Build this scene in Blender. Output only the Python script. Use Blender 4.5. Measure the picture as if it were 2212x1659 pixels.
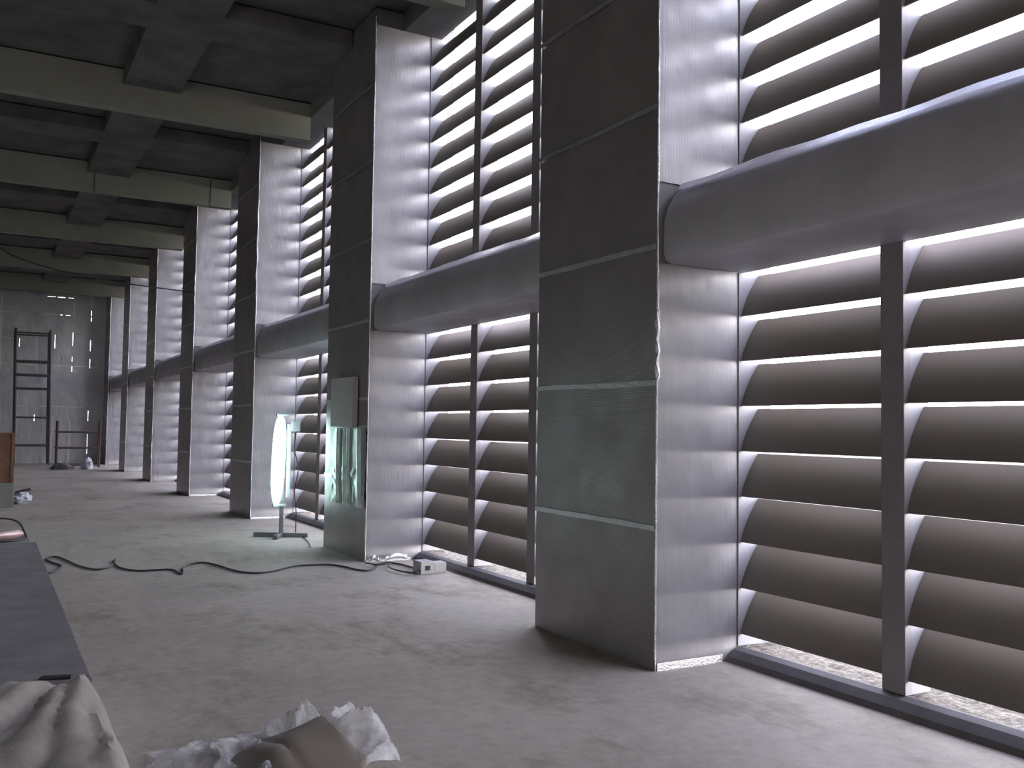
import bpy, bmesh, math, random
from mathutils import Vector, Matrix, noise
rnd = random.Random(7)
SC = bpy.context.scene
COL = SC.collection
for o in list(bpy.data.objects):
    bpy.data.objects.remove(o)

# ------------------------------------------------------------------ camera
F_PX, YAW, PITCH, ROLL, W_PX = 2005.9, 0.5145, 0.0463, 0.0140, 2212.0
cd = bpy.data.cameras.new('camera'); cam = bpy.data.objects.new('camera', cd); COL.objects.link(cam)
fwd = Vector((math.sin(YAW)*math.cos(PITCH), math.cos(YAW)*math.cos(PITCH), math.sin(PITCH)))
rgt = Vector((math.cos(YAW), -math.sin(YAW), 0)); up = rgt.cross(fwd)
c_, s_ = math.cos(ROLL), math.sin(ROLL)
R3, U3 = c_*rgt + s_*up, -s_*rgt + c_*up
M = Matrix((R3, U3, -fwd)).transposed().to_4x4(); M.translation = Vector((0, 0, 1.5))
cam.matrix_world = M
cd.sensor_fit = 'HORIZONTAL'; cd.sensor_width = 36.0; cd.lens = F_PX/W_PX*36.0; cd.clip_end = 500
SC.camera = cam

# ------------------------------------------------------------------ sky, light, exposure
SKY = 20.0
wd = bpy.data.worlds.new('sky'); SC.world = wd; wd.use_nodes = True
nt = wd.node_tree; nt.nodes.clear()
wo = nt.nodes.new('ShaderNodeOutputWorld'); bg = nt.nodes.new('ShaderNodeBackground')
tc = nt.nodes.new('ShaderNodeTexCoord'); sx = nt.nodes.new('ShaderNodeSeparateXYZ'); cr = nt.nodes.new('ShaderNodeValToRGB')
nt.links.new(tc.outputs['Generated'], sx.inputs[0]); nt.links.new(sx.outputs['Z'], cr.inputs[0])
for e_, (p_, k_) in zip([cr.color_ramp.elements[0], cr.color_ramp.elements.new(.30), cr.color_ramp.elements.new(.55), cr.color_ramp.elements[-1]],
        ((0.0, (1.0, .96, .90)), (.36, (.88, .89, 1.0)), (.62, (.26, .28, .42)), (.85, (.08, .10, .17)))):
    e_.position = p_; e_.color = (*k_, 1)
nt.links.new(cr.outputs[0], bg.inputs[0]); bg.inputs[1].default_value = SKY
nt.links.new(bg.outputs[0], wo.inputs[0])
vs = SC.view_settings
vs.view_transform = 'Standard'; vs.look = 'None'; vs.gamma = 1.0; vs.use_curve_mapping = False
vs.exposure = 0.0
try: SC.cycles.use_denoising = True
except Exception: pass
SC.cycles.max_bounces = 10; SC.cycles.diffuse_bounces = 6; SC.cycles.glossy_bounces = 5
SC.cycles.sample_clamp_indirect = 8.0

# ------------------------------------------------------------------ layout numbers (metres)
XP, XF, XO = 3.665, 4.34, 4.65        # column face, window frame plane, outer face
S, P0, WD = 5.064, 4.630, 1.45        # bay spacing, near corner of nearest column, column width
ZH, ZS, ZC, ZT = 2.55, 3.25, 6.0, 6.2  # lower head, upper sill, lintel underside, slab underside
YB, YE, XL = -5.2, 36.5, -7.0         # back wall, end wall, left wall
def pier(k): return P0 + S*k

# ------------------------------------------------------------------ helpers
def new_bm(): return bmesh.new()
def add_box(bm, x0, x1, y0, y1, z0, z1):
    vs_ = [bm.verts.new((x, y, z)) for x in (x0, x1) for y in (y0, y1) for z in (z0, z1)]
    for f in ((0,1,3,2),(4,6,7,5),(0,4,5,1),(2,3,7,6),(0,2,6,4),(1,5,7,3)):
        bm.faces.new([vs_[i] for i in f])
def add_prism(bm, prof, y0, y1):
    """closed profile of (x,z) pulled along Y"""
    a = [bm.verts.new((x, y0, z)) for x, z in prof]; b = [bm.verts.new((x, y1, z)) for x, z in prof]
    n = len(prof)
    for i in range(n): bm.faces.new((a[i], a[(i+1) % n], b[(i+1) % n], b[i]))
    bm.faces.new(a[::-1]); bm.faces.new(b)
def smooth_path(pts, n=6):
    P = [Vector(p) for p in pts]; out = []
    for i in range(len(P)-1):
        a = P[max(i-1, 0)]; b = P[i]; c = P[i+1]; d = P[min(i+2, len(P)-1)]
        for j in range(n):
            t = j/n
            out.append(0.5*((2*b) + (c-a)*t + (2*a-5*b+4*c-d)*t*t + (3*b-a-3*c+d)*t**3))
    out.append(P[-1]); return out
def add_tube(bm, pts, r, seg=8, cap=True):
    pts = [Vector(p) for p in pts]; rings = []; ref = Vector((0.13, 0.21, 1)).normalized()
    for i, p in enumerate(pts):
        t = (pts[min(i+1, len(pts)-1)] - pts[max(i-1, 0)])
        t = t.normalized() if t.length > 1e-9 else Vector((0, 0, 1))
        if abs(t.dot(ref)) > .97: u = t.cross(Vector((1, 0, 0))).normalized()
        else: u = t.cross(ref).normalized()
        v = t.cross(u); rr = r[i] if isinstance(r, (list, tuple)) else r
        rings.append([bm.verts.new(p + (u*math.cos(a) + v*math.sin(a))*rr) for a in [2*math.pi*k/seg for k in range(seg)]])
    for a, b in zip(rings, rings[1:]):
        for k in range(seg): bm.faces.new((a[k], a[(k+1) % seg], b[(k+1) % seg], b[k]))
    if cap: bm.faces.new(rings[0][::-1]); bm.faces.new(rings[-1])
def add_bar(bm, a, b, w, h):
    """square bar between two points"""
    a, b = Vector(a), Vector(b); t = (b-a).normalized()
    u = t.cross(Vector((0, 0, 1)));  u = u.normalized() if u.length > 1e-4 else Vector((1, 0, 0))
    v = t.cross(u)
    A = [bm.verts.new(p + u*sx_*w/2 + v*sy_*h/2) for p in (a, b) for sx_, sy_ in ((-1,-1),(1,-1),(1,1),(-1,1))]
    for f in ((0,1,2,3),(7,6,5,4),(0,4,5,1),(1,5,6,2),(2,6,7,3),(3,7,4,0)): bm.faces.new([A[i] for i in f])
def obj(name, bm, mat, parent=None, smooth=False, bevel=0.0, label=None):
    bmesh.ops.recalc_face_normals(bm, faces=bm.faces)
    if bevel > 0:
        bmesh.ops.bevel(bm, geom=list(bm.edges), offset=bevel, segments=2, affect='EDGES', profile=.6)
    me = bpy.data.meshes.new(name); bm.to_mesh(me); bm.free()
    me.materials.append(mat)
    if smooth:
        for p in me.polygons: p.use_smooth = True
        try: me.set_sharp_from_angle(angle=math.radians(38))
        except Exception: pass
    o = bpy.data.objects.new(name, me); COL.objects.link(o)
    if parent:
        o.parent = parent
        pl = parent.location
        if parent.type == 'EMPTY' or parent.parent:
            o.matrix_parent_inverse = Matrix.Translation(-Vector(parent.get('base', (0, 0, 0))))
            o['base'] = parent.get('base', (0, 0, 0))
    if label: o['label'] = label
    return o
def thing(name, label, cat, loc=(0, 0, 0), group=None, kind=None):
    o = bpy.data.objects.new(name, None); COL.objects.link(o)
    o.empty_display_size = .2; o.location = loc; o['base'] = tuple(loc)
    return tag(o, label, cat, group, kind)
def tag(o, label=None, cat=None, group=None, kind=None):
    if label: o['label'] = label
    if cat: o['category'] = cat
    if group: o['group'] = group
    if kind: o['kind'] = kind
    return o
def struct(name, bm, mat, label=None, cat=None, **k):
    return tag(obj(name, bm, mat, **k), label, cat, kind='structure')

# ------------------------------------------------------------------ materials
def base_mat(name):
    m = bpy.data.materials.new(name); m.use_nodes = True
    t = m.node_tree; b = t.nodes['Principled BSDF']
    g = t.nodes.new('ShaderNodeNewGeometry')
    return m, t, b, g.outputs['Position']
def noise_node(t, pos, scale, detail=5, rough=.6, sc=None):
    n = t.nodes.new('ShaderNodeTexNoise'); n.inputs['Scale'].default_value = scale
    n.inputs['Detail'].default_value = detail; n.inputs['Roughness'].default_value = rough
    if sc:
        mp = t.nodes.new('ShaderNodeMapping'); mp.inputs['Scale'].default_value = sc
        t.links.new(pos, mp.inputs[0]); pos = mp.outputs[0]
    t.links.new(pos, n.inputs['Vector']); return n.outputs['Fac']
def ramp(t, fac, stops):
    r = t.nodes.new('ShaderNodeValToRGB'); t.links.new(fac, r.inputs[0])
    while len(r.color_ramp.elements) < len(stops): r.color_ramp.elements.new(.5)
    for e, (p, c) in zip(r.color_ramp.elements, stops): e.position = p; e.color = (*c, 1)
    return r.outputs[0]
def bump(t, b, h, strength, dist=.01, prev=None):
    n = t.nodes.new('ShaderNodeBump'); n.inputs['Strength'].default_value = strength; n.inputs['Distance'].default_value = dist
    t.links.new(h, n.inputs['Height'])
    if prev: t.links.new(prev, n.inputs['Normal'])
    t.links.new(n.outputs[0], b.inputs['Normal']); return n.outputs[0]
def mixrgb(t, fac, a, bb, mode='MIX'):
    n = t.nodes.new('ShaderNodeMix'); n.data_type = 'RGBA'; n.blend_type = mode
    if isinstance(fac, float): n.inputs[0].default_value = fac
    else: t.links.new(fac, n.inputs[0])
    for s, v in ((n.inputs[6], a), (n.inputs[7], bb)):
        if isinstance(v, tuple): s.default_value = (*v, 1)
        else: t.links.new(v, s)
    return n.outputs[2]
def wave(t, pos, axis, scale, dist=0.0):
    n = t.nodes.new('ShaderNodeTexWave'); n.wave_type = 'BANDS'; n.bands_direction = axis
    n.inputs['Scale'].default_value = scale; n.inputs['Distortion'].default_value = dist; n.inputs['Detail'].default_value = 1
    t.links.new(pos, n.inputs['Vector']); return n.outputs['Fac']

def mat_plain(name, col, rough=.6, metal=0.0, var=.12, scale=6, bumpv=.15, spec=.4):
    m, t, b, p = base_mat(name)
    f = noise_node(t, p, scale)
    lo = tuple(max(0, c*(1-var)) for c in col); hi = tuple(min(1, c*(1+var)) for c in col)
    t.links.new(ramp(t, f, [(.3, lo), (.7, hi)]), b.inputs['Base Color'])
    b.inputs['Roughness'].default_value = rough; b.inputs['Metallic'].default_value = metal
    b.inputs['Specular IOR Level'].default_value = spec
    if bumpv: bump(t, b, noise_node(t, p, scale*5), bumpv, .01)
    return m
def mat_foil(name, axis, col=(.70, .69, .70), rough=.40, rib=110.0, ribv=.55, wr=.35, metal=.9, wd=.6):
    m, t, b, p = base_mat(name)
    # aluminium faced bubble insulation: fine ribs, soft wrinkles, dull patches
    f = noise_node(t, p, 2.2, 4)
    t.links.new(ramp(t, f, [(.3, tuple(c*.8 for c in col)), (.7, col)]), b.inputs['Base Color'])
    b.inputs['Metallic'].default_value = metal
    rr = t.nodes.new('ShaderNodeMapRange'); t.links.new(noise_node(t, p, 5.0, 3), rr.inputs[0])
    rr.inputs[1].default_value = .3; rr.inputs[2].default_value = .7
    rr.inputs[3].default_value = rough-.07; rr.inputs[4].default_value = rough+.09
    t.links.new(rr.outputs[0], b.inputs['Roughness'])
    n1 = bump(t, b, noise_node(t, p, 3.0, 3, .5, (1, 1, .45) if axis != 'Z' else (.5, .5, .8)), wr, .06) if wr else None
    bump(t, b, wave(t, p, axis, rib/6.2832*2, wd), ribv, .0025, n1)
    return m
def mat_floor():
    m, t, b, p = base_mat('dusty_concrete')
    big = noise_node(t, p, .55, 6, .62); fine = noise_node(t, p, 9, 6, .7); st = noise_node(t, p, 1.3, 5, .75, (1, .55, 1))
    c1 = ramp(t, big, [(.30, (.33, .29, .245)), (.70, (.47, .42, .36))])
    c2 = mixrgb(t, ramp(t, st, [(.52, (0, 0, 0)), (.68, (.65, .65, .65))]), c1, (.19, .15, .115))
    sp = noise_node(t, p, 46, 2, .5)
    c3 = mixrgb(t, ramp(t, sp, [(.71, (0, 0, 0)), (.75, (.7, .7, .7))]), c2, (.12, .09, .07))
    c4 = mixrgb(t, .35, c3, ramp(t, fine, [(.25, (.25, .25, .25)), (.75, (.75, .75, .75))]), 'OVERLAY')
    t.links.new(c4, b.inputs['Base Color']); b.inputs['Roughness'].default_value = .78; b.inputs['Specular IOR Level'].default_value = .3
    bump(t, b, fine, .25, .01)
    return m
def mat_emit(name, col, s):
    m = bpy.data.materials.new(name); m.use_nodes = True
    b = m.node_tree.nodes['Principled BSDF']; b.inputs['Base Color'].default_value = (.9, .95, .95, 1)
    b.inputs['Emission Color'].default_value = (*col, 1); b.inputs['Emission Strength'].default_value = s
    return m
def mat_film(name):
    m, t, b, p = base_mat(name)
    b.inputs['Base Color'].default_value = (.86, .84, .85, 1); b.inputs['Roughness'].default_value = .16
    b.inputs['Specular IOR Level'].default_value = .8
    tr = t.nodes.new('ShaderNodeBsdfTransparent'); mx = t.nodes.new('ShaderNodeMixShader')
    tr.inputs[0].default_value = (.95, .95, .95, 1)
    f = noise_node(t, p, 9, 3)
    mr = t.nodes.new('ShaderNodeMapRange'); t.links.new(f, mr.inputs[0]); mr.inputs[1].default_value = .35; mr.inputs[2].default_value = .65
    mr.inputs[3].default_value = .16; mr.inputs[4].default_value = .50
    t.links.new(mr.outputs[0], mx.inputs[0]); t.links.new(tr.outputs[0], mx.inputs[1]); t.links.new(b.outputs[0], mx.inputs[2])
    t.links.new(mx.outputs[0], t.nodes['Material Output'].inputs[0])
    bump(t, b, noise_node(t, p, 22, 3), .5, .02)
    return m
def mat_grit():
    m, t, b, p = base_mat('gritty_mortar')
    f = noise_node(t, p, 24, 6, .75); g = noise_node(t, p, 7, 3)
    c = ramp(t, f, [(.38, (.05, .035, .02)), (.52, (.16, .135, .105)), (.66, (.30, .28, .25))])
    t.links.new(mixrgb(t, .3, c, ramp(t, g, [(.3, (.3, .25, .2)), (.7, (.8, .78, .75))]), 'MULTIPLY'), b.inputs['Base Color'])
    b.inputs['Roughness'].default_value = .9
    bump(t, b, f, .8, .03)
    return m
MT = dict(
    floor=mat_floor(),
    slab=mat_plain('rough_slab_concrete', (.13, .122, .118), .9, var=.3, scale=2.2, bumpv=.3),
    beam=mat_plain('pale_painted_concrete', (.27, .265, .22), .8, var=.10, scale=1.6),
    wall=mat_plain('grey_wall_concrete', (.28, .27, .27), .9, var=.15, scale=1.5),
    core=mat_plain('grey_render', (.22, .215, .22), .85, var=.1, scale=3),
    foil_v=mat_foil('reveal_foil', 'X', col=(.385,.37,.39), rough=.42, metal=.36),
    foil_h=mat_foil('hall_face_foil', 'Z', col=(.39, .355, .36), rough=.375, rib=95.0, ribv=.16, wr=0, wd=0.0, metal=.55),
    foil_end=mat_foil('end_wall_foil', 'X', col=(.60, .60, .62), rough=.4, ribv=.25, wr=.6, metal=.5),
    spandrel=mat_foil('spandrel_foil', 'Z', col=(.60, .58, .63), rough=.5, rib=60, ribv=.12, wr=.35, metal=.25),
    tape=mat_plain('aluminium_tape', (.72, .71, .72), .33, .85, var=.12, scale=12, bumpv=.5),
    bead=mat_plain('bright_tape_edge', (.90, .89, .90), .25, .85, var=.1, scale=14, bumpv=.7),
    blade=mat_plain('anodised_louvre', (.18, .158, .136), .65, .0, var=.06, scale=1.2, bumpv=.05),
    frame=mat_plain('dark_window_steel', (.24, .215, .225), .6, .1, var=.1, scale=4, bumpv=.05),
    fin=mat_plain('grey_window_fin', (.25, .245, .265), .6, .0, var=.05, scale=3, bumpv=.05),
    kerb=mat_plain('dark_kerb', (.13, .12, .125), .8, var=.15, scale=5),
    grit=mat_grit(),
    ground=mat_plain('pale_outside_ground', (.26, .235, .20), .95, var=.15, scale=.6, bumpv=.2),
    board=mat_plain('grey_board', (.52, .49, .50), .7, var=.06, scale=3, bumpv=.05),
    wood=mat_plain('orange_plywood', (.24, .125, .08), .7, var=.22, scale=5, bumpv=.1),
    concrete=mat_plain('block_concrete', (.27, .26, .25), .9, var=.15, scale=5),
    platform=mat_plain('platform_dark_board', (.19, .172, .172), .8, var=.22, scale=3, bumpv=.2),
    sack=mat_plain('beige_sackcloth', (.36, .325, .28), .9, var=.12, scale=7, bumpv=.25),
    brown=mat_plain('brown_paper', (.25, .205, .16), .8, var=.10, scale=6, bumpv=.15),
    film=mat_film('clear_plastic_film'),
    cable=mat_plain('black_rubber', (.035, .033, .035), .5, var=.1, scale=10, bumpv=0),
    steel=mat_plain('grey_painted_steel', (.20, .20, .21), .45, .5, var=.12, scale=8, bumpv=.1),
    rust=mat_plain('rusty_tube_steel', (.13, .085, .07), .8, .0, var=.25, scale=9, bumpv=.2),
    darkrust=mat_plain('dark_tube_steel', (.09, .075, .075), .8, .0, var=.25, scale=9, bumpv=.2),
    alu=mat_plain('bright_lamp_casing', (.42, .44, .44), .4, .3, var=.08, scale=9, bumpv=.3),
    box=mat_plain('grey_socket_plastic', (.48, .47, .46), .5, var=.06, scale=9, bumpv=.1),
    black=mat_plain('black_plastic', (.03, .03, .032), .4, var=.1, scale=9, bumpv=0),
    whitebag=mat_plain('white_plastic_bag', (.62, .64, .70), .4, var=.1, scale=7, bumpv=.3),
    tarp=mat_plain('dark_tarp', (.15, .145, .15), .7, var=.2, scale=7, bumpv=.3),
    pink=mat_plain('pinkish_casing', (.60, .42, .40), .25, .3, var=.1, scale=12, bumpv=.1),
    tube=mat_emit('glowing_lamp_tube', (.66, 1.0, .96), 17.0),
)

# ------------------------------------------------------------------ room shell
bm = new_bm(); add_box(bm, XL, XO+.6, YB, YE+.4, -.3, 0.0)
struct('floor', bm, MT['floor'], 'dusty grey-brown concrete floor of the long hall', 'floor')
bm = new_bm(); add_box(bm, XO+.6, 90, -60, 140, -.4, -.12)
struct('ground_outside', bm, MT['ground'], 'pale sunlit ground outside the louvres', 'ground')
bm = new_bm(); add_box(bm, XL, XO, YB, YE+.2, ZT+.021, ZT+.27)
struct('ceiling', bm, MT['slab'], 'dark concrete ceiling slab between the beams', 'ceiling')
bm = new_bm(); add_box(bm, XL-.2, XL, YB, YE+.2, -.3, ZT+.25); struct('wall_left', bm, MT['wall'], 'plain concrete wall on the far left side of hall', 'wall')
bm = new_bm()
for x0, x1, z0, z1 in ((XL, -5.5, -.3, ZT+.25), (-4.5, XO, -.3, ZT+.25), (-5.5, -4.5, 3.4, ZT+.25)): add_box(bm, x0, x1, YB-.2, YB, z0, z1)  # unseen opening added here so fill daylight enters from behind
struct('wall_back', bm, MT['wall'], 'plain concrete wall behind the camera with a tall unseen opening added for fill daylight', 'wall')
# lintel over all windows: dark concrete strip, pale strip next to the louvres
bm = new_bm(); add_box(bm, 4.0, 4.47, YB, YE, ZC, ZT+.021); struct('trim_1', bm, MT['core'], 'pale lintel strip above the upper louvres', 'lintel')

# end wall: foil sheets with leaking seams
def end_wall():
    seams = [3.18, 2.60, 2.03, 1.465, .92, .35, -.22, -.8, -1.4, -2.0, -3.2, -4.4, -5.6]
    leak = {3.18: [(3.3, 5.5), (.2, 1.85)], 2.60: [(3.0, 4.6)], 2.03: [(3.5, 4.9)], 1.465: [(1.2, 1.5)], .92: [(3.9, 4.3)]}
    bm = new_bm(); xs = [XP+.6] + seams + [XL]; w = .0065
    for i in range(len(xs)-1):
        x1 = xs[i] - (w if i else 0); x0 = xs[i+1] + (w if i+1 < len(xs)-1 else 0)
        zcut = [0.0, 2.55, 5.255, 5.88, ZT]
        for j in range(4):
            z0 = zcut[j] + (.008 if j else 0); z1 = zcut[j+1] - (.008 if j < 3 else 0)
            add_box(bm, x0, x1, YE, YE+.03, z0, z1)
    # tape dashes closing most of the seams
    for x in seams:
        z = 0.0
        while z < ZT:
            l = rnd.uniform(.05, .22); op = any(a < z < b for a, b in leak.get(x, []))
            if not (op and rnd.random() < .55): add_box(bm, x-.03, x+.03, YE-.004, YE-.001, z, min(z+l, ZT))
            z += l
    hleak = {5.88: (1.72, 2.5), 5.255: (1.95, 2.5), 2.55: (9, 9)}
    for z, (a, b) in hleak.items():
        x = XL
        while x < XP+.6:
            l = rnd.uniform(.06, .2)
            if not (a < x < b and rnd.random() < .6): add_box(bm, x, min(x+l, XP+.6), YE-.004, YE-.001, z-.03, z+.03)
            x += l
    w_ = struct('wall_end', bm, MT['foil_end'], 'far end wall of silver foil sheets with bright leaking seams', 'wall')
    bm = new_bm(); add_box(bm, XL, XP-.01, YE-.02, YE-.006, 2.52, 3.22)
    bm2 = new_bm()
    for x in seams:
        z = .03
        while z < ZT-.3:
            l = rnd.uniform(.3, 1.1)
            if rnd.random() < .6 and not any(a-l < z < b for a, b in leak.get(x, [])):
                xx = x + rnd.uniform(-.02, .02); add_box(bm2, xx-.028, xx+.028, YE-.006, YE-.0045, z, min(z+l, ZT))
            z += l
    for z in (2.0, 3.45, 4.35, 5.255):
        x = XL+.1
        while x < XP-.3:
            l = rnd.uniform(.3, .9)
            if rnd.random() < .5: add_box(bm2, x, min(x+l, XP-.02), YE-.006, YE-.0045, z-.02, z+.02)
            x += l
    obj('seam_tape', bm2, MT['tape'], w_)
    obj('wall_band', bm, MT['spandrel'], w_, label='dull dark horizontal band')
end_wall()

# ------------------------------------------------------------------ columns
ORD = ['first', 'second', 'third', 'fourth', 'fifth', 'sixth', 'seventh']
COLLAB = {-1: 'foil clad column beyond the right edge of the view',
          0: 'nearest wide foil clad column with green reflections down its face',
          1: 'foil clad column with a grey board fixed to its face, behind the floor cable',
          2: 'foil clad column standing behind the glowing tube lamp, lit cyan',
          3: 'fourth foil clad column from the camera, next beyond the one lit by the lamp',
          4: 'fifth foil clad column from the camera, third from the end wall',
          5: 'slim looking sixth foil clad column, last but one before the end wall',
          6: 'farthest foil clad column against the end wall'}
TAPES = (.885, 1.792, 2.66, 3.56, 4.45, 5.32)
def wavy_panel(bm, face, a0, a1, z0, z1, off, amp, seed, na=14, nz=20, th=.006):
    """slightly wrinkled sheet; face 'X': lies in plane x=off, 'Y': lies in plane y=off"""
    g = []
    for j in range(nz+1):
        row = []
        for i in range(na+1):
            a = a0 + (a1-a0)*i/na; z = z0 + (z1-z0)*j/nz
            d = amp*(noise.noise(Vector((a*2.1+seed, z*1.1, seed*3.7)))) if 0 < i < na else 0
            row.append(bm.verts.new((off-abs(d), a, z) if face == 'X' else (a, off-abs(d), z)))
        g.append(row)
    for j in range(nz):
        for i in range(na): bm.faces.new((g[j][i], g[j][i+1], g[j+1][i+1], g[j+1][i]))
for k in range(-1, 7):
    y0 = pier(k); y1 = y0 + WD
    t = thing('column', COLLAB[k], 'column', (XP+.3, y0+WD/2, 0), kind='thing')
    if k == 6: y1 = YE - .045
    bm = new_bm(); add_box(bm, XP+.012, XO, y0+.012, y1-.012, 0, ZT); obj('core', bm, MT['core'], t)
    bm = new_bm(); zs = (0.0,)+TAPES+(ZT,)
    for j in range(len(zs)-1): wavy_panel(bm, 'X', y0+.001, y1-.001, zs[j], zs[j+1], XP, .010, k*5+j, 12, 8)
    obj('hall_face_foil', bm, MT['foil_h'], t, smooth=True)
    bm = new_bm()
    wavy_panel(bm, 'Y', XP, XF-.002, .005, ZH, y0, .012, k*9+3)
    wavy_panel(bm, 'Y', XP, XF-.002, 3.075, ZC, y0, .012, k*9+7)
    obj('reveal_foil', bm, MT['foil_v'], t, smooth=True)
    bm = new_bm(); add_box(bm, XP+.01, XF-.002, y1-.008, y1, .005, ZC); obj('far_reveal_foil', bm, MT['foil_v'], t)
    for j, z in enumerate(TAPES):
        bm = new_bm(); n = 18
        vv = []
        for i in range(n+1):
            y = y0 + (y1-y0)*i/n; w = .017 + .004*noise.noise(Vector((y*6, z, k)))
            dz = .012*noise.noise(Vector((y*1.2, z*3, k*2)))
            vv.append((bm.verts.new((XP-.0125, y, z-w+dz)), bm.verts.new((XP-.0125, y, z+w+dz))))
        for i in range(n): bm.faces.new((vv[i][0], vv[i+1][0], vv[i+1][1], vv[i][1]))
        obj('tape_strip', bm, MT['tape'], t)
    # folded foil corner
    pts = [(XP-.004+.004*noise.noise(Vector((z_*2.3, k, 1))), y0-.004, z_) for z_ in [i*.1 for i in range(0, 62)]]
    rr = [.006 + .006*max(0, noise.noise(Vector((k*3.1, i*.23, 5)))) for i in range(len(pts))]
    bm = new_bm(); add_tube(bm, pts, rr, 6); obj('corner_bead', bm, MT['bead'], t, smooth=True)
    for kk, za, zb_ in ((2, 3.45, 5.05), (0, 1.80, 2.25), (4, .55, 1.0), (3, 3.9, 4.6)):
        if kk == k:
            bm = new_bm(); add_tube(bm, [(XP-.012+.005*math.sin(i_*1.7), y0-.018, za+(zb_-za)*i_/12) for i_ in range(13)], [.010+.006*abs(math.sin(i_*2.3)) for i_ in range(13)], 6)
            obj('loose_foil_edge', bm, MT['bead'], t, smooth=True, label='bright loose flap of foil on the corner')
    if k in (0, 1, 2, 3):
        bm = new_bm(); add_box(bm, XP+.004, 4.20, y0-.0165, y0-.0135, .0, .05 if k == 0 else .03)
        obj('foot_tape', bm, MT['bead'], t, label='bright tape along the foot')

# ------------------------------------------------------------------ spandrel beams between the columns
SPROF = [(3.70, 2.62), (3.715, 2.57), (3.76, 2.55), (4.37, 2.55), (4.37, 3.225), (4.10, 3.15), (3.95, 3.105), (3.86, 3.06), (3.79, 3.0), (3.735, 2.92), (3.705, 2.83)]
def bay_name(k):
    return {-1: 'bay behind the camera', 0: 'bay nearest the camera', 1: 'second bay, behind the nearest column', 2: 'third bay, beside the glowing tube lamp',
            3: 'fourth bay, just past the tube lamp', 4: 'fifth bay from the camera', 5: 'sixth bay from the camera', 6: 'farthest bay before the end wall'}[k]
for k in range(-1, 7):
    y1 = pier(k); y0 = y1 - S + WD
    if k == -1: y0 = YB
    bm = new_bm(); add_prism(bm, SPROF, y0+.001, y1-.014)
    t = tag(obj('spandrel_beam', bm, MT['spandrel'], smooth=True), 'dark rounded beam between louvre tiers, '+bay_name(k), 'beam', kind='thing')
    # taped foil edge along the top
    bm = new_bm(); n = 26; vv = []
    for i in range(n+1):
        y = y0+.03 + (y1-y0-.06)*i/n; q = .018*noise.noise(Vector((y*2.2, k, 2)))
        vv.append((bm.verts.new((3.775+q*.2, y, 3.02+q)), bm.verts.new((3.835+q*.2, y, 3.075+q))))
    for i in range(n): bm.faces.new((vv[i][0], vv[i+1][0], vv[i+1][1], vv[i][1]))
    obj('tape_strip', bm, MT['tape'], t)

# ------------------------------------------------------------------ louvre windows
PITCH_Z = .2995
def blade_profile():
    up_, lo_ = [], []
    pts = [(0.020, 0.000), (0.034, 0.044), (0.051, 0.086), (0.071, 0.128), (0.093, 0.168), (0.118, 0.207), (0.145, 0.244), (0.174, 0.280)]
    for i, (x, z) in enumerate(pts):
        a = pts[max(i-1, 0)]; b = pts[min(i+1, len(pts)-1)]
        t = Vector((b[0]-a[0], b[1]-a[1])).normalized(); nrm = Vector((t.y, -t.x))
        th = .030*math.sin(math.pi*(.12+.76*i/(len(pts)-1)))
        up_.append((x, z)); lo_.append((x+nrm.x*th, z+nrm.y*th))
    return up_ + lo_[::-1]
BP = blade_profile()
PANELS = ((0.012, 1.135), (1.285, 2.33), (2.47, 3.598))     # distances from the column corner
protos = []
for a, b in PANELS:
    bm = new_bm(); add_prism(bm, BP, -(b-a)/2-.002, (b-a)/2+.002)
    bmesh.ops.recalc_face_normals(bm, faces=bm.faces)
    me = bpy.data.meshes.new('louvre_blade'); bm.to_mesh(me); bm.free(); me.materials.append(MT['blade'])
    for p in me.polygons: p.use_smooth = True
    me.set_sharp_from_angle(angle=math.radians(40)); protos.append(me)
LOW = [.166 + PITCH_Z*i for i in range(8)]           # z of each lower edge
UPP = [3.272 + PITCH_Z*i for i in range(9)]
wn = 0
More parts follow.
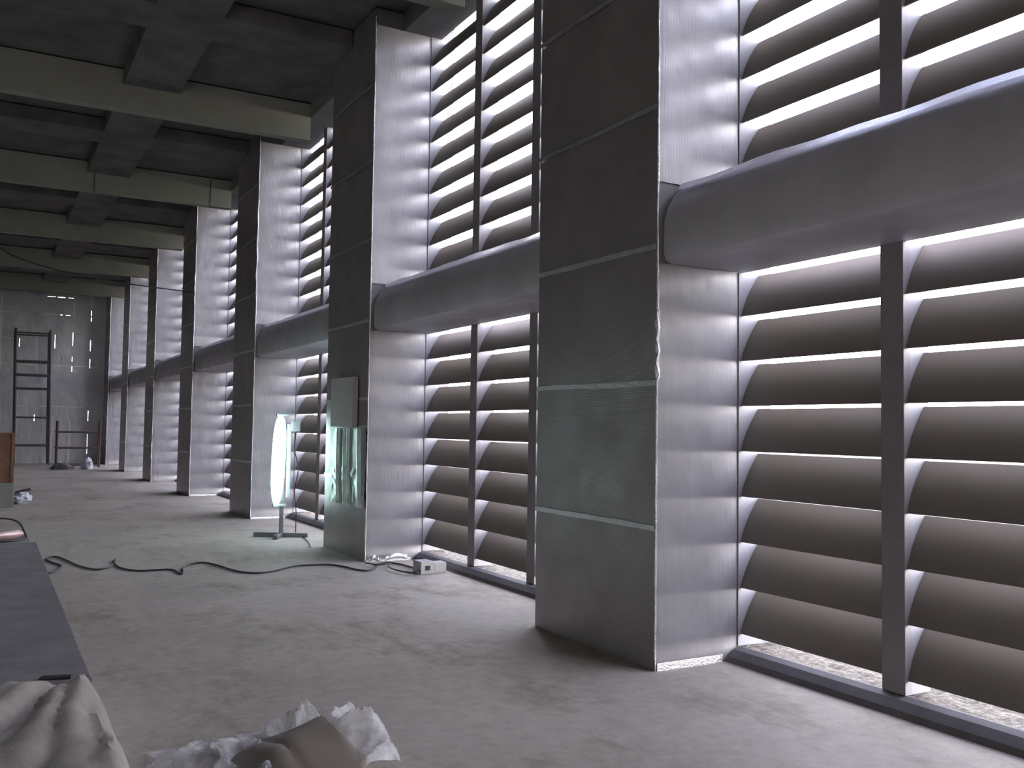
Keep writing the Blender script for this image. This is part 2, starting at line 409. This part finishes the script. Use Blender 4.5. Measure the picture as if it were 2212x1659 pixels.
for k in range(-1, 7):
    yc = pier(k); y0 = yc - S + WD
    for tier, (zb, zt, levels) in (('lower', (.088, ZH, LOW)), ('upper', (ZS, ZC, UPP))):
        wn += 1
        w = thing('window_%d' % wn, '%s louvre window with curved grey blades in the %s' % (tier, bay_name(k)), 'window', (XF, yc-1.8, zb), kind='structure')
        for a, b in ((1.135, 1.285), (2.33, 2.47)):
            bm = new_bm(); add_box(bm, XF, XF+.055, yc-b, yc-a, zb, zt); obj('mullion', bm, MT['frame'], w, bevel=.004)
            bm = new_bm(); add_box(bm, XF+.055, 4.55, yc-b+.003, yc-a-.003, zb, zt); obj('fin', bm, MT['fin'], w)
        bm = new_bm(); add_box(bm, XF, 4.55, yc-.012, yc-.0005+.012, zb, zt); obj('jamb', bm, MT['fin'], w)
        bm = new_bm(); add_box(bm, XF, 4.55, y0-.011, y0+.011, zb, zt); obj('jamb', bm, MT['fin'], w)
        base = Vector((XF, yc-1.8, zb))
        for (a, b), me in zip(PANELS, protos):
            for z in levels:
                o = bpy.data.objects.new('louvre_blade', me); COL.objects.link(o); o.parent = w
                o.location = Vector((XF+.0, yc-(a+b)/2, z)) - base
        if tier == 'lower':
            bm = new_bm(); add_prism(bm, [(4.23, 0), (4.245, .035), (4.30, .072), (4.35, .088), (4.36, .088), (4.36, 0)], y0+.002, yc-.02)
            obj('kerb', bm, MT['kerb'], w, label='dark raised kerb under the blades')
            bm = new_bm(); nx, ny = 10, 90; g = []
            for j in range(ny+1):
                y = y0+.02 + (yc-y0-.04)*j/ny
                g.append([bm.verts.new((4.36+.62*i/nx, y, .084-.04*max(0, i/nx-.5)+.012*noise.noise(Vector((i*.9, y*9, 1))))) for i in range(nx+1)])
            for j in range(ny):
                for i in range(nx): bm.faces.new((g[j][i], g[j][i+1], g[j+1][i+1], g[j+1][i]))
            obj('sill', bm, MT['grit'], w, label='gritty sunlit mortar sill')

# ------------------------------------------------------------------ ceiling beams
for i, k in enumerate(range(-1, 7)):
    yb = pier(k) + 3.5
    if yb > YE: continue
    bm = new_bm(); add_box(bm, XL, 4.0, yb, yb+.17, 5.66, ZT)
    o = obj('ceiling_beam', bm, MT['beam'], bevel=.006)
    tag(o, {-1: 'deep pale beam overhead at the camera', 0: 'deep pale beam overhead in the second bay', 1: 'nearest deep pale ceiling beam in view, level with the tube lamp',
            2: 'second deep pale ceiling beam from the front, with thin hanging wires', 3: 'third deep pale ceiling beam from the front',
            4: 'fourth deep pale ceiling beam from the front', 5: 'fifth deep pale ceiling beam from the front, nearest the end wall', 6: 'deep pale beam at the end wall'}[k], 'beam', kind='thing')
for k in range(-1, 7):
    ya = pier(k) + .75; yb = min(pier(k) + WD, YE-.02)
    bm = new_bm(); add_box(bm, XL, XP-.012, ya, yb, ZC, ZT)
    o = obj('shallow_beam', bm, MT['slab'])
    tag(o, 'shallow dark ceiling beam running to the ' + ('column beside the camera' if k < 0 else {0: 'nearest column', 1: 'column with the grey board', 2: 'column behind the tube lamp', 3: 'fourth column', 4: 'fifth column', 5: 'sixth column', 6: 'farthest column'}[k]), 'beam', kind='thing')
# longitudinal member, one length per gap between crosswise beams
cuts = []
for k in range(-1, 7):
    cuts += [(pier(k)+.75, pier(k)+WD), (pier(k)+3.5, pier(k)+3.67)]
prev = YB; n_ = 0
bm = new_bm()
for a, b in cuts + [(YE-.11, YE)]:
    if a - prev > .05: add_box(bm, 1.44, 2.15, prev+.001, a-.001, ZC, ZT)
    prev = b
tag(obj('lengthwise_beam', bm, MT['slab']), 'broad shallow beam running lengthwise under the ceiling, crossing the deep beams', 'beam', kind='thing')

# ------------------------------------------------------------------ tube lamp on a stand
def tube_lamp(loc, label, ang):
    t = thing('tube_lamp', label, 'lamp', loc)
    x, y, _ = loc
    c, s = math.cos(ang), math.sin(ang)
    bm = new_bm(); add_bar(bm, (x-.36*c, y-.36*s, .03), (x+.36*c, y+.36*s, .03), .06, .055); obj('base_bar', bm, MT['steel'], t, bevel=.004)
    bm = new_bm(); add_bar(bm, (x+.30*s, y-.30*c, .03), (x+.035*s, y-.035*c, .03), .06, .055)
    add_bar(bm, (x-.30*s, y+.30*c, .03), (x-.035*s, y+.035*c, .03), .06, .055); obj('base_bar', bm, MT['steel'], t, bevel=.004)
    bm = new_bm(); add_bar(bm, (x, y, .06), (x, y, 1.55), .045, .045); obj('pole', bm, MT['steel'], t, bevel=.003)
    # glowing tubes, their bloom modelled as one thick body tapered at both ends
    zs = [.44, .46, .50, .58, .70, .85, 1.02, 1.20, 1.36, 1.48, 1.55, 1.585, 1.60]
    rs = [.018, .036, .052, .068, .080, .086, .088, .086, .080, .068, .052, .036, .018]
    bm = new_bm(); add_tube(bm, [(x-.085+.03*(z-1), y-.10, z) for z in zs], rs, 20)
    obj('tubes_with_bloom', bm, MT['tube'], t, smooth=True, label='dazzling cyan-white light')
    bm = new_bm(); add_box(bm, x+.05, x+.10, y-.03, y+.03, .52, 1.50); obj('back_casing', bm, MT['alu'], t, bevel=.006)
    bm = new_bm(); add_box(bm, x+.10, x+.22, y-.04, y+.04, 1.40, 1.54); obj('ballast_box', bm, MT['alu'], t, bevel=.012)
    bm = new_bm(); add_box(bm, x-.12, x+.05, y-.035, y+.035, .405, .437); obj('bracket', bm, MT['alu'], t, bevel=.004)
    bm = new_bm(); add_box(bm, x-.10, x+.10, y-.03, y+.03, 1.602, 1.63); obj('bracket', bm, MT['alu'], t, bevel=.004)
    return t
lamp = tube_lamp((3.46, 12.30, 0), 'glowing tube lamp on a dark steel stand in front of the third column', math.radians(-30))
bm = new_bm(); add_tube(bm, smooth_path([(3.64, 12.33, 1.40), (3.63, 12.34, 1.15), (3.68, 12.32, .9), (3.66, 12.40, .6), (3.70, 12.44, .3), (3.70, 12.43, .02), (3.706, 12.29, .008), (3.685, 12.0, .008), (3.61, 11.57, .008), (3.49, 11.10, .008)]), .007, 6)
obj('power_cord', bm, MT['cable'], lamp, smooth=True, label='thin black cord trailing over the floor')
tube_lamp((-1.75, 12.9, 0), 'second glowing tube lamp, out past the left edge of view', math.radians(20))

# ------------------------------------------------------------------ board and loose foil on the second column
bm = new_bm(); add_box(bm, XP-.075, XP-.013, 10.0, 10.76, 1.475, 2.045)
tag(obj('wall_panel', bm, MT['board'], bevel=.004), 'plain grey rectangular board fixed on the column face above wrinkled foil', 'board')
def crumple(name, x0, x1, y0, y1, nx, ny, hf, mat, parent=None, th=0):
    bm = new_bm(); g = []
    for j in range(ny+1):
        row = []
        for i in range(nx+1):
            u, v = i/nx, j/ny; row.append(bm.verts.new(hf(u, v)))
        g.append(row)
    for j in range(ny):
        for i in range(nx): bm.faces.new((g[j][i], g[j][i+1], g[j+1][i+1], g[j+1][i]))
    return obj(name, bm, mat, parent, smooth=False)
def loose(u, v):
    y = 9.70 + 1.12*u; z = .58 + .88*v
    d = sum(a_*math.exp(-((y-c_y-.03*math.sin(z*3+c_y))/w_)**2) for c_y, w_, a_ in ((10.58, .05, .028), (10.34, .045, .030), (10.24, .035, .022), (9.88, .045, .026)))
    d += .010*abs(noise.noise(Vector((y*8, z*9, 3))))*(1.6 if z < 1.0 else .5)
    return Vector((XP-.018-d, y, z))
bm = new_bm(); NX, NY = 60, 40; g = [[bm.verts.new(loose(i/NX, j/NY)) for i in range(NX+1)] for j in range(NY+1)]
for j in range(NY):
    for i in range(NX): bm.faces.new((g[j][i], g[j][i+1], g[j+1][i+1], g[j+1][i]))
tag(obj('foil_sheet', bm, mat_foil('loose_foil', 'Z', col=(.55, .58, .56), rough=.40, rib=60, ribv=.2, wr=.25), smooth=True), 'loose wrinkled foil sheet hanging below the grey board, shining green', 'foil sheet')

for pts, lb in (([(3.69, 9.655, .02), (3.74, 9.645, .05), (3.79, 9.63, .02)], 'short white curl of foil tape at the foot of the column with the board'),
                ([(3.86, 9.60, .03), (3.98, 9.615, .06), (4.12, 9.62, .035)], 'longer white curl of foil tape on the floor beside the kerb, near the socket box')):
    P_ = smooth_path(pts, 6); bm = new_bm()
    g = [[bm.verts.new((p.x, p.y + .012*math.sin(i_), max(.004, p.z-.02))), bm.verts.new((p.x+.008, p.y+.012*math.sin(i_), p.z+.03))] for i_, p in enumerate(P_)]
    for a_, b_ in zip(g, g[1:]): bm.faces.new((a_[0], b_[0], b_[1], a_[1]))
    o = obj('foil_scrap', bm, MT['bead'], smooth=True); md = o.modifiers.new('thick', 'SOLIDIFY'); md.thickness = .003
    tag(o, lb, 'scrap', 'foil scraps by the socket box')

# ------------------------------------------------------------------ extension cord, socket box
main = [(.567,10.185),(.611,10.205),(.672,10.354),(.726,10.643),(.667,10.878),(.611,11.168),(.654,11.343),(.732,11.342),(.805,11.002),(.885,10.557),(1.004,10.245),(1.12,10.306),(1.2,10.5),(1.262,10.831),(1.238,10.80),(1.225,10.50),(1.256,10.202),(1.376,9.98),(1.54,9.961),(1.69,9.916),(1.72,9.62),(1.76,9.70),(1.80,9.95),(1.87,10.15),(1.981,10.276),(2.079,10.263),(2.156,10.046),(2.228,9.65),(2.314,9.432),(2.433,9.364),(2.614,9.448),(2.869,9.66),(3.05,9.66),(3.2,9.62),(3.29,9.5),(3.336,9.36),(3.361,9.195),(3.439,9.06),(3.58,9.187),(3.72,9.44),(3.84,9.48),(3.91,9.37),(3.94,9.2),(3.95,8.86)]
bm = new_bm(); add_tube(bm, smooth_path([(x, y, .012) for x, y in main]), .0095, 7)
cord = tag(obj('extension_cord', bm, MT['cable'], smooth=True), 'long wavy black extension cord crossing the floor to the socket box', 'cord')
l2 = [(3.50,9.36),(3.56,9.42),(3.60,9.40),(3.612,9.288),(3.687,9.254),(3.80,9.30),(3.703,9.128),(3.683,8.866),(3.742,8.66),(3.80,8.59),(3.85,8.66),(3.87,8.72)]
bm = new_bm(); add_tube(bm, smooth_path([(x, y, .031) for x, y in l2[1:]]), .008, 7)
tag(obj('loop_cord', bm, MT['cable'], smooth=True), 'thin black cable lying in loops beside the grey socket box', 'cord')
t = thing('socket_box', 'grey socket box on the floor at the foot of the louvres, fed by black cables', 'socket box', (3.98, 8.72, 0))
bm = new_bm(); add_box(bm, 3.87, 4.02, 8.66, 8.86, 0.0, .125); obj('housing', bm, MT['box'], t, bevel=.008)
bm = new_bm(); add_box(bm, 4.022, 4.16, 8.67, 8.80, 0.0, .11); obj('end_cover', bm, MT['box'], t, bevel=.01)
bm = new_bm(); add_box(bm, 3.92, 3.97, 8.652, 8.659, .04, .085); obj('socket', bm, MT['black'], t, label='black socket hole')

# ------------------------------------------------------------------ platform, cloth sack, plastic wrap at the lower left
bm = new_bm(); add_box(bm, -3.0, .545, 5.50, 11.9, 0, .12)
tag(obj('low_platform', bm, MT['platform'], bevel=.008), 'low dark platform of boards lying along the left edge of floor', 'platform')
bm = new_bm(); add_box(bm, -3.0, .50, 11.98, 13.3, 0, .07)
tag(obj('floor_board', bm, MT['concrete'], bevel=.006), 'grey slab on the floor just beyond the low platform, under a coiled cable', 'slab')
def sack(u, v):
    x = -1.3 + 1.88*u; y = 3.0 + 2.46*v
    q = max(0, (x-.44)/.14)
    fan = math.atan2(x-.62, 6.1-y)                      # folds fan out from the far right corner
    f1 = abs(math.sin(fan*12 + 1.3*noise.noise(Vector((x*1.5, y*1.5, 1))))); f2 = abs(math.sin(fan*31 + 2*noise.noise(Vector((x*2.6, y*2.6, 5)))))
    z = .10 + .085*min(1, (1-v)*5.7) + .065*f1*min(1, (1-v)*5) + .026*f2 + .03*noise.noise(Vector((x*4, y*4, 9)))
    if v > .97: z = max(.02, z*.72)
    if q > 0: z = max(.006, z*(1-min(1, q)**2.2) + .006*q); x += .018*noise.noise(Vector((y*5, 2, 2)))
    return Vector((x, y, z))
bm = new_bm(); NX, NY = 76, 60; g = [[bm.verts.new(sack(i/NX, j/NY)) for i in range(NX+1)] for j in range(NY+1)]
for j in range(NY):
    for i in range(NX): bm.faces.new((g[j][i], g[j][i+1], g[j+1][i+1], g[j+1][i]))
tag(obj('cloth_sack', bm, MT['sack'], smooth=True), 'creased beige cloth sack lying against the near end of the dark platform', 'sack')
bm = new_bm(); add_bar(bm, (.30, 5.60, .128), (.45, 5.56, .128), .05, .014)
tag(obj('wood_offcut', bm, MT['black'], bevel=.004), 'short dark offcut lying on the dark platform at the far edge of the beige sack', 'offcut')

t = thing('plastic_wrap', 'crumpled clear plastic and brown paper wrapping on the floor at the bottom edge', 'wrapping', (1.3, 4.3, 0))
def ridge(x, y, k, f): return 1 - 1.6*abs(noise.noise(Vector((x*f, y*f, k)))) - .5*abs(noise.noise(Vector((x*f*2.3, y*f*2.3, k+4))))
def wrap_a(u, v):       # low film on the left
    x = .64 + .64*u + .04*math.sin(v*9); y = 3.75 + .76*v
    e = math.sin(math.pi*v)**.6*math.sin(math.pi*(.03+.95*u))**.5
    return Vector((x+.03*noise.noise(Vector((x*6, y*6, 7))), y, .012 + .105*e*max(.1, ridge(x, y, 3, 4.5))))
def wrap_b(u, v):       # taller white film on the right
    x = 1.40 + .22*u + .02*math.sin(v*7); y = 3.72 + .62*v + .10*u
    e = math.sin(math.pi*(.03+.94*v))**.55*math.sin(math.pi*(.04+.92*u))**.4
    return Vector((x+.03*noise.noise(Vector((x*8, y*8, 2))), y+.03*noise.noise(Vector((x*7, y*7, 5))), .012 + .25*e*max(.25, ridge(x, y, 11, 3.6))))
def wrap_d(u, v):       # thin film tip standing over the paper
    x = 1.16 + .30*u; y = 4.22 + .26*v
    e = math.sin(math.pi*(.03+.94*v))**.8*math.sin(math.pi*(.04+.92*u))**.7
    return Vector((x, y+.02*noise.noise(Vector((x*9, y*9, 5))), .012 + .24*e*max(.3, ridge(x, y, 6, 6))))
def wrap_c(u, v):       # folded brown paper
    x = .98 + .49*u; y = 3.62 + .80*v
    pk = .50 + .22*u                                    # fold line runs across the sheet
    tri = v/pk if v < pk else (1-v)/(1-pk)
    lift = min(1, u*3.2+.25)*min(1, (1-u)*4+.35)
    z = .012 + (.05+.15*u)*lift*tri**.85
    z += .018*tri*noise.noise(Vector((x*4, y*4, 6))) - .03*tri*max(0, .5-abs(u-.38)*9)
    return Vector((x+.03*math.sin(v*5), y, z))
for nm, fn, mt, n1, n2, lb in (('paper', wrap_c, 'brown', 26, 26, 'matt brown paper'), ('film', wrap_a, 'film', 34, 30, None), ('film', wrap_b, 'film', 26, 32, 'whitish clear film'), ('film', wrap_d, 'film', 18, 16, 'thin clear film')):
    bm = new_bm(); g = [[bm.verts.new(fn(i/n1, j/n2)) for i in range(n1+1)] for j in range(n2+1)]
    for j in range(n2):
        for i in range(n1): bm.faces.new((g[j][i], g[j][i+1], g[j+1][i+1], g[j+1][i]))
    obj(nm, bm, MT[mt], t, smooth=True, label=lb)

# ------------------------------------------------------------------ left side: crate on block, bag, coil
bm = new_bm(); add_box(bm, -.65, .46, 18.2, 18.8, 0, .42)
tag(obj('concrete_block', bm, MT['concrete'], bevel=.015), 'grey concrete block under the orange brown wooden crate', 'block')
t = thing('wooden_crate', 'orange brown wooden crate standing on a grey block at the left edge', 'crate', (0, 18.5, .42))
bm = new_bm(); add_box(bm, -.55, .40, 18.24, 18.76, .421, 1.25); obj('body', bm, MT['wood'], t)
for x0, x1 in ((-.56, -.48), (.22, .28), (.40, .45)):
    bm = new_bm(); add_box(bm, x0, x1, 18.205, 18.239, .421, 1.25); obj('batten', bm, MT['wood'], t, bevel=.004)
bm = new_bm(); add_box(bm, -.56, .45, 18.205, 18.80, 1.2505, 1.275); obj('lid', bm, MT['wood'], t, bevel=.004)
t = thing('tool_bag', 'small pale plastic bag of tools on the floor beside the grey block', 'bag', (.60, 19.0, 0))
bm = new_bm(); bmesh.ops.create_icosphere(bm, subdivisions=3, radius=1)
for v in bm.verts:
    n = noise.noise(v.co*2.3); v.co = Vector((.60 + v.co.x*.17*(1+.3*n), 19.0 + v.co.y*.22*(1+.3*n), max(0.0, .09 + v.co.z*.12*(1+.4*n))))
obj('bag', bm, MT['whitebag'], t)
bm = new_bm(); add_tube(bm, [(.50, 18.9, .20), (.62, 18.95, .235), (.74, 19.0, .25)], [.018, .022, .026], 8); obj('tool_handle', bm, MT['black'], t, label='dark tool handle')
t = thing('coil_lamp', 'small pinkish metal lamp head lying in a coil of black cable at left', 'hand lamp', (.25, 12.75, .07))
bm = new_bm(); add_tube(bm, [(.08, 12.5, .13), (.22, 12.62, .13), (.36, 12.74, .125), (.43, 12.8, .12)], [.035, .055, .06, .03], 14); obj('lamp_head', bm, MT['pink'], t, smooth=True)
bm = new_bm()
add_tube(bm, smooth_path([(-.2, 12.62, .075), (.05, 12.45, .078), (.3, 12.42, .078), (.46, 12.62, .078), (.47, 13.0, .10), (.40, 13.2, .22), (.26, 13.24, .27), (.05, 13.22, .27), (-.2, 13.2, .25)]), .011, 7)
obj('cable', bm, MT['cable'], t, smooth=True)

# ------------------------------------------------------------------ far end: scaffold tower, trolley frame, heap
t = thing('scaffold_tower', 'tall dark tube scaffold tower standing against the foil end wall', 'scaffold', (1.3, 35.6, 0))
for x, y in ((.86, 35.25), (1.90, 35.25), (.86, 36.2), (1.90, 36.2)):
    bm = new_bm(); add_tube(bm, [(x, y, 0), (x-.09, y, 4.6)], .035, 8); obj('upright', bm, MT['darkrust'], t, smooth=True)
for z in (.65, 1.6, 2.58, 3.04, 3.5, 4.45):
    for y in (35.25, 36.2):
        bm = new_bm(); add_tube(bm, [(.86-.02*z, y-.06, z), (1.90-.02*z, y-.06, z)], .028, 8); obj('rung', bm, MT['darkrust'], t, smooth=True)
t = thing('scaffold_trestle', 'low rust brown tube trestle with two rails near the far end wall', 'scaffold', (2.6, 33.3, 0))
for x, y in ((2.0, 33.0), (3.25, 33.0), (2.02, 33.7), (3.28, 33.7)):
    bm = new_bm(); add_tube(bm, [(x, y, 0), (x, y, 1.5)], .028, 8); obj('upright', bm, MT['rust'], t, smooth=True)
for z in (.08, .63, 1.14):
    for y in (32.94, 33.76):
        bm = new_bm(); add_tube(bm, [(1.97, y, z), (3.28, y, z)], .024, 8); obj('rail', bm, MT['rust'], t, smooth=True)
def heap(name, c, r, seed, mat, label, cat):
    bm = new_bm(); bmesh.ops.create_icosphere(bm, subdivisions=3, radius=1)
    for v in bm.verts:
        n = noise.noise(v.co*1.9 + Vector((seed, 0, 0)))
        v.co = Vector((c[0] + v.co.x*r[0]*(1+.35*n), c[1] + v.co.y*r[1]*(1+.35*n), max(0.0, c[2] + v.co.z*r[2]*(1+.4*n))))
    tag(obj(name, bm, mat), label, cat)
heap('white_sack', (2.80, 32.0, .10), (.18, .2, .24), 3, MT['whitebag'], 'small pale sack lying in front of the low rusty trestle', 'sack')
heap('dark_tarp', (2.10, 31.9, .04), (.30, .3, .17), 8, MT['tarp'], 'crumpled dark tarp heap left of the pale sack by the rusty trestle', 'tarp')

# ------------------------------------------------------------------ hanging cables
bm = new_bm(); add_tube(bm, smooth_path([(-3.0, 19.3, 5.9), (-1.6, 19.3, 5.35), (-.5, 19.4, 4.95), (.117, 19.8, 4.728), (.39, 19.8, 4.58), (1.146, 19.8, 4.389), (2.31, 19.8, 4.25), (3.645, 19.95, 4.20)]), .012, 6)
tag(obj('sagging_cable', bm, MT['cable'], smooth=True), 'black cable sagging across the hall under the ceiling beams', 'cable')
yb2 = pier(2) + 3.5
for x, z0, lb in ((1.557, 5.66, 'thin wire down the second beam near its middle, below the lengthwise beam'), (3.60, 5.66, 'thin wire down the second beam close to the columns')):
    bm = new_bm(); add_tube(bm, [(x, yb2-.012, z0), (x+.004, yb2-.012, 5.9), (x, yb2-.012, 6.19 if x > 3 else 5.995)], .009, 6)
    tag(obj('hanging_wire', bm, MT['cable'], smooth=True), lb, 'wire')
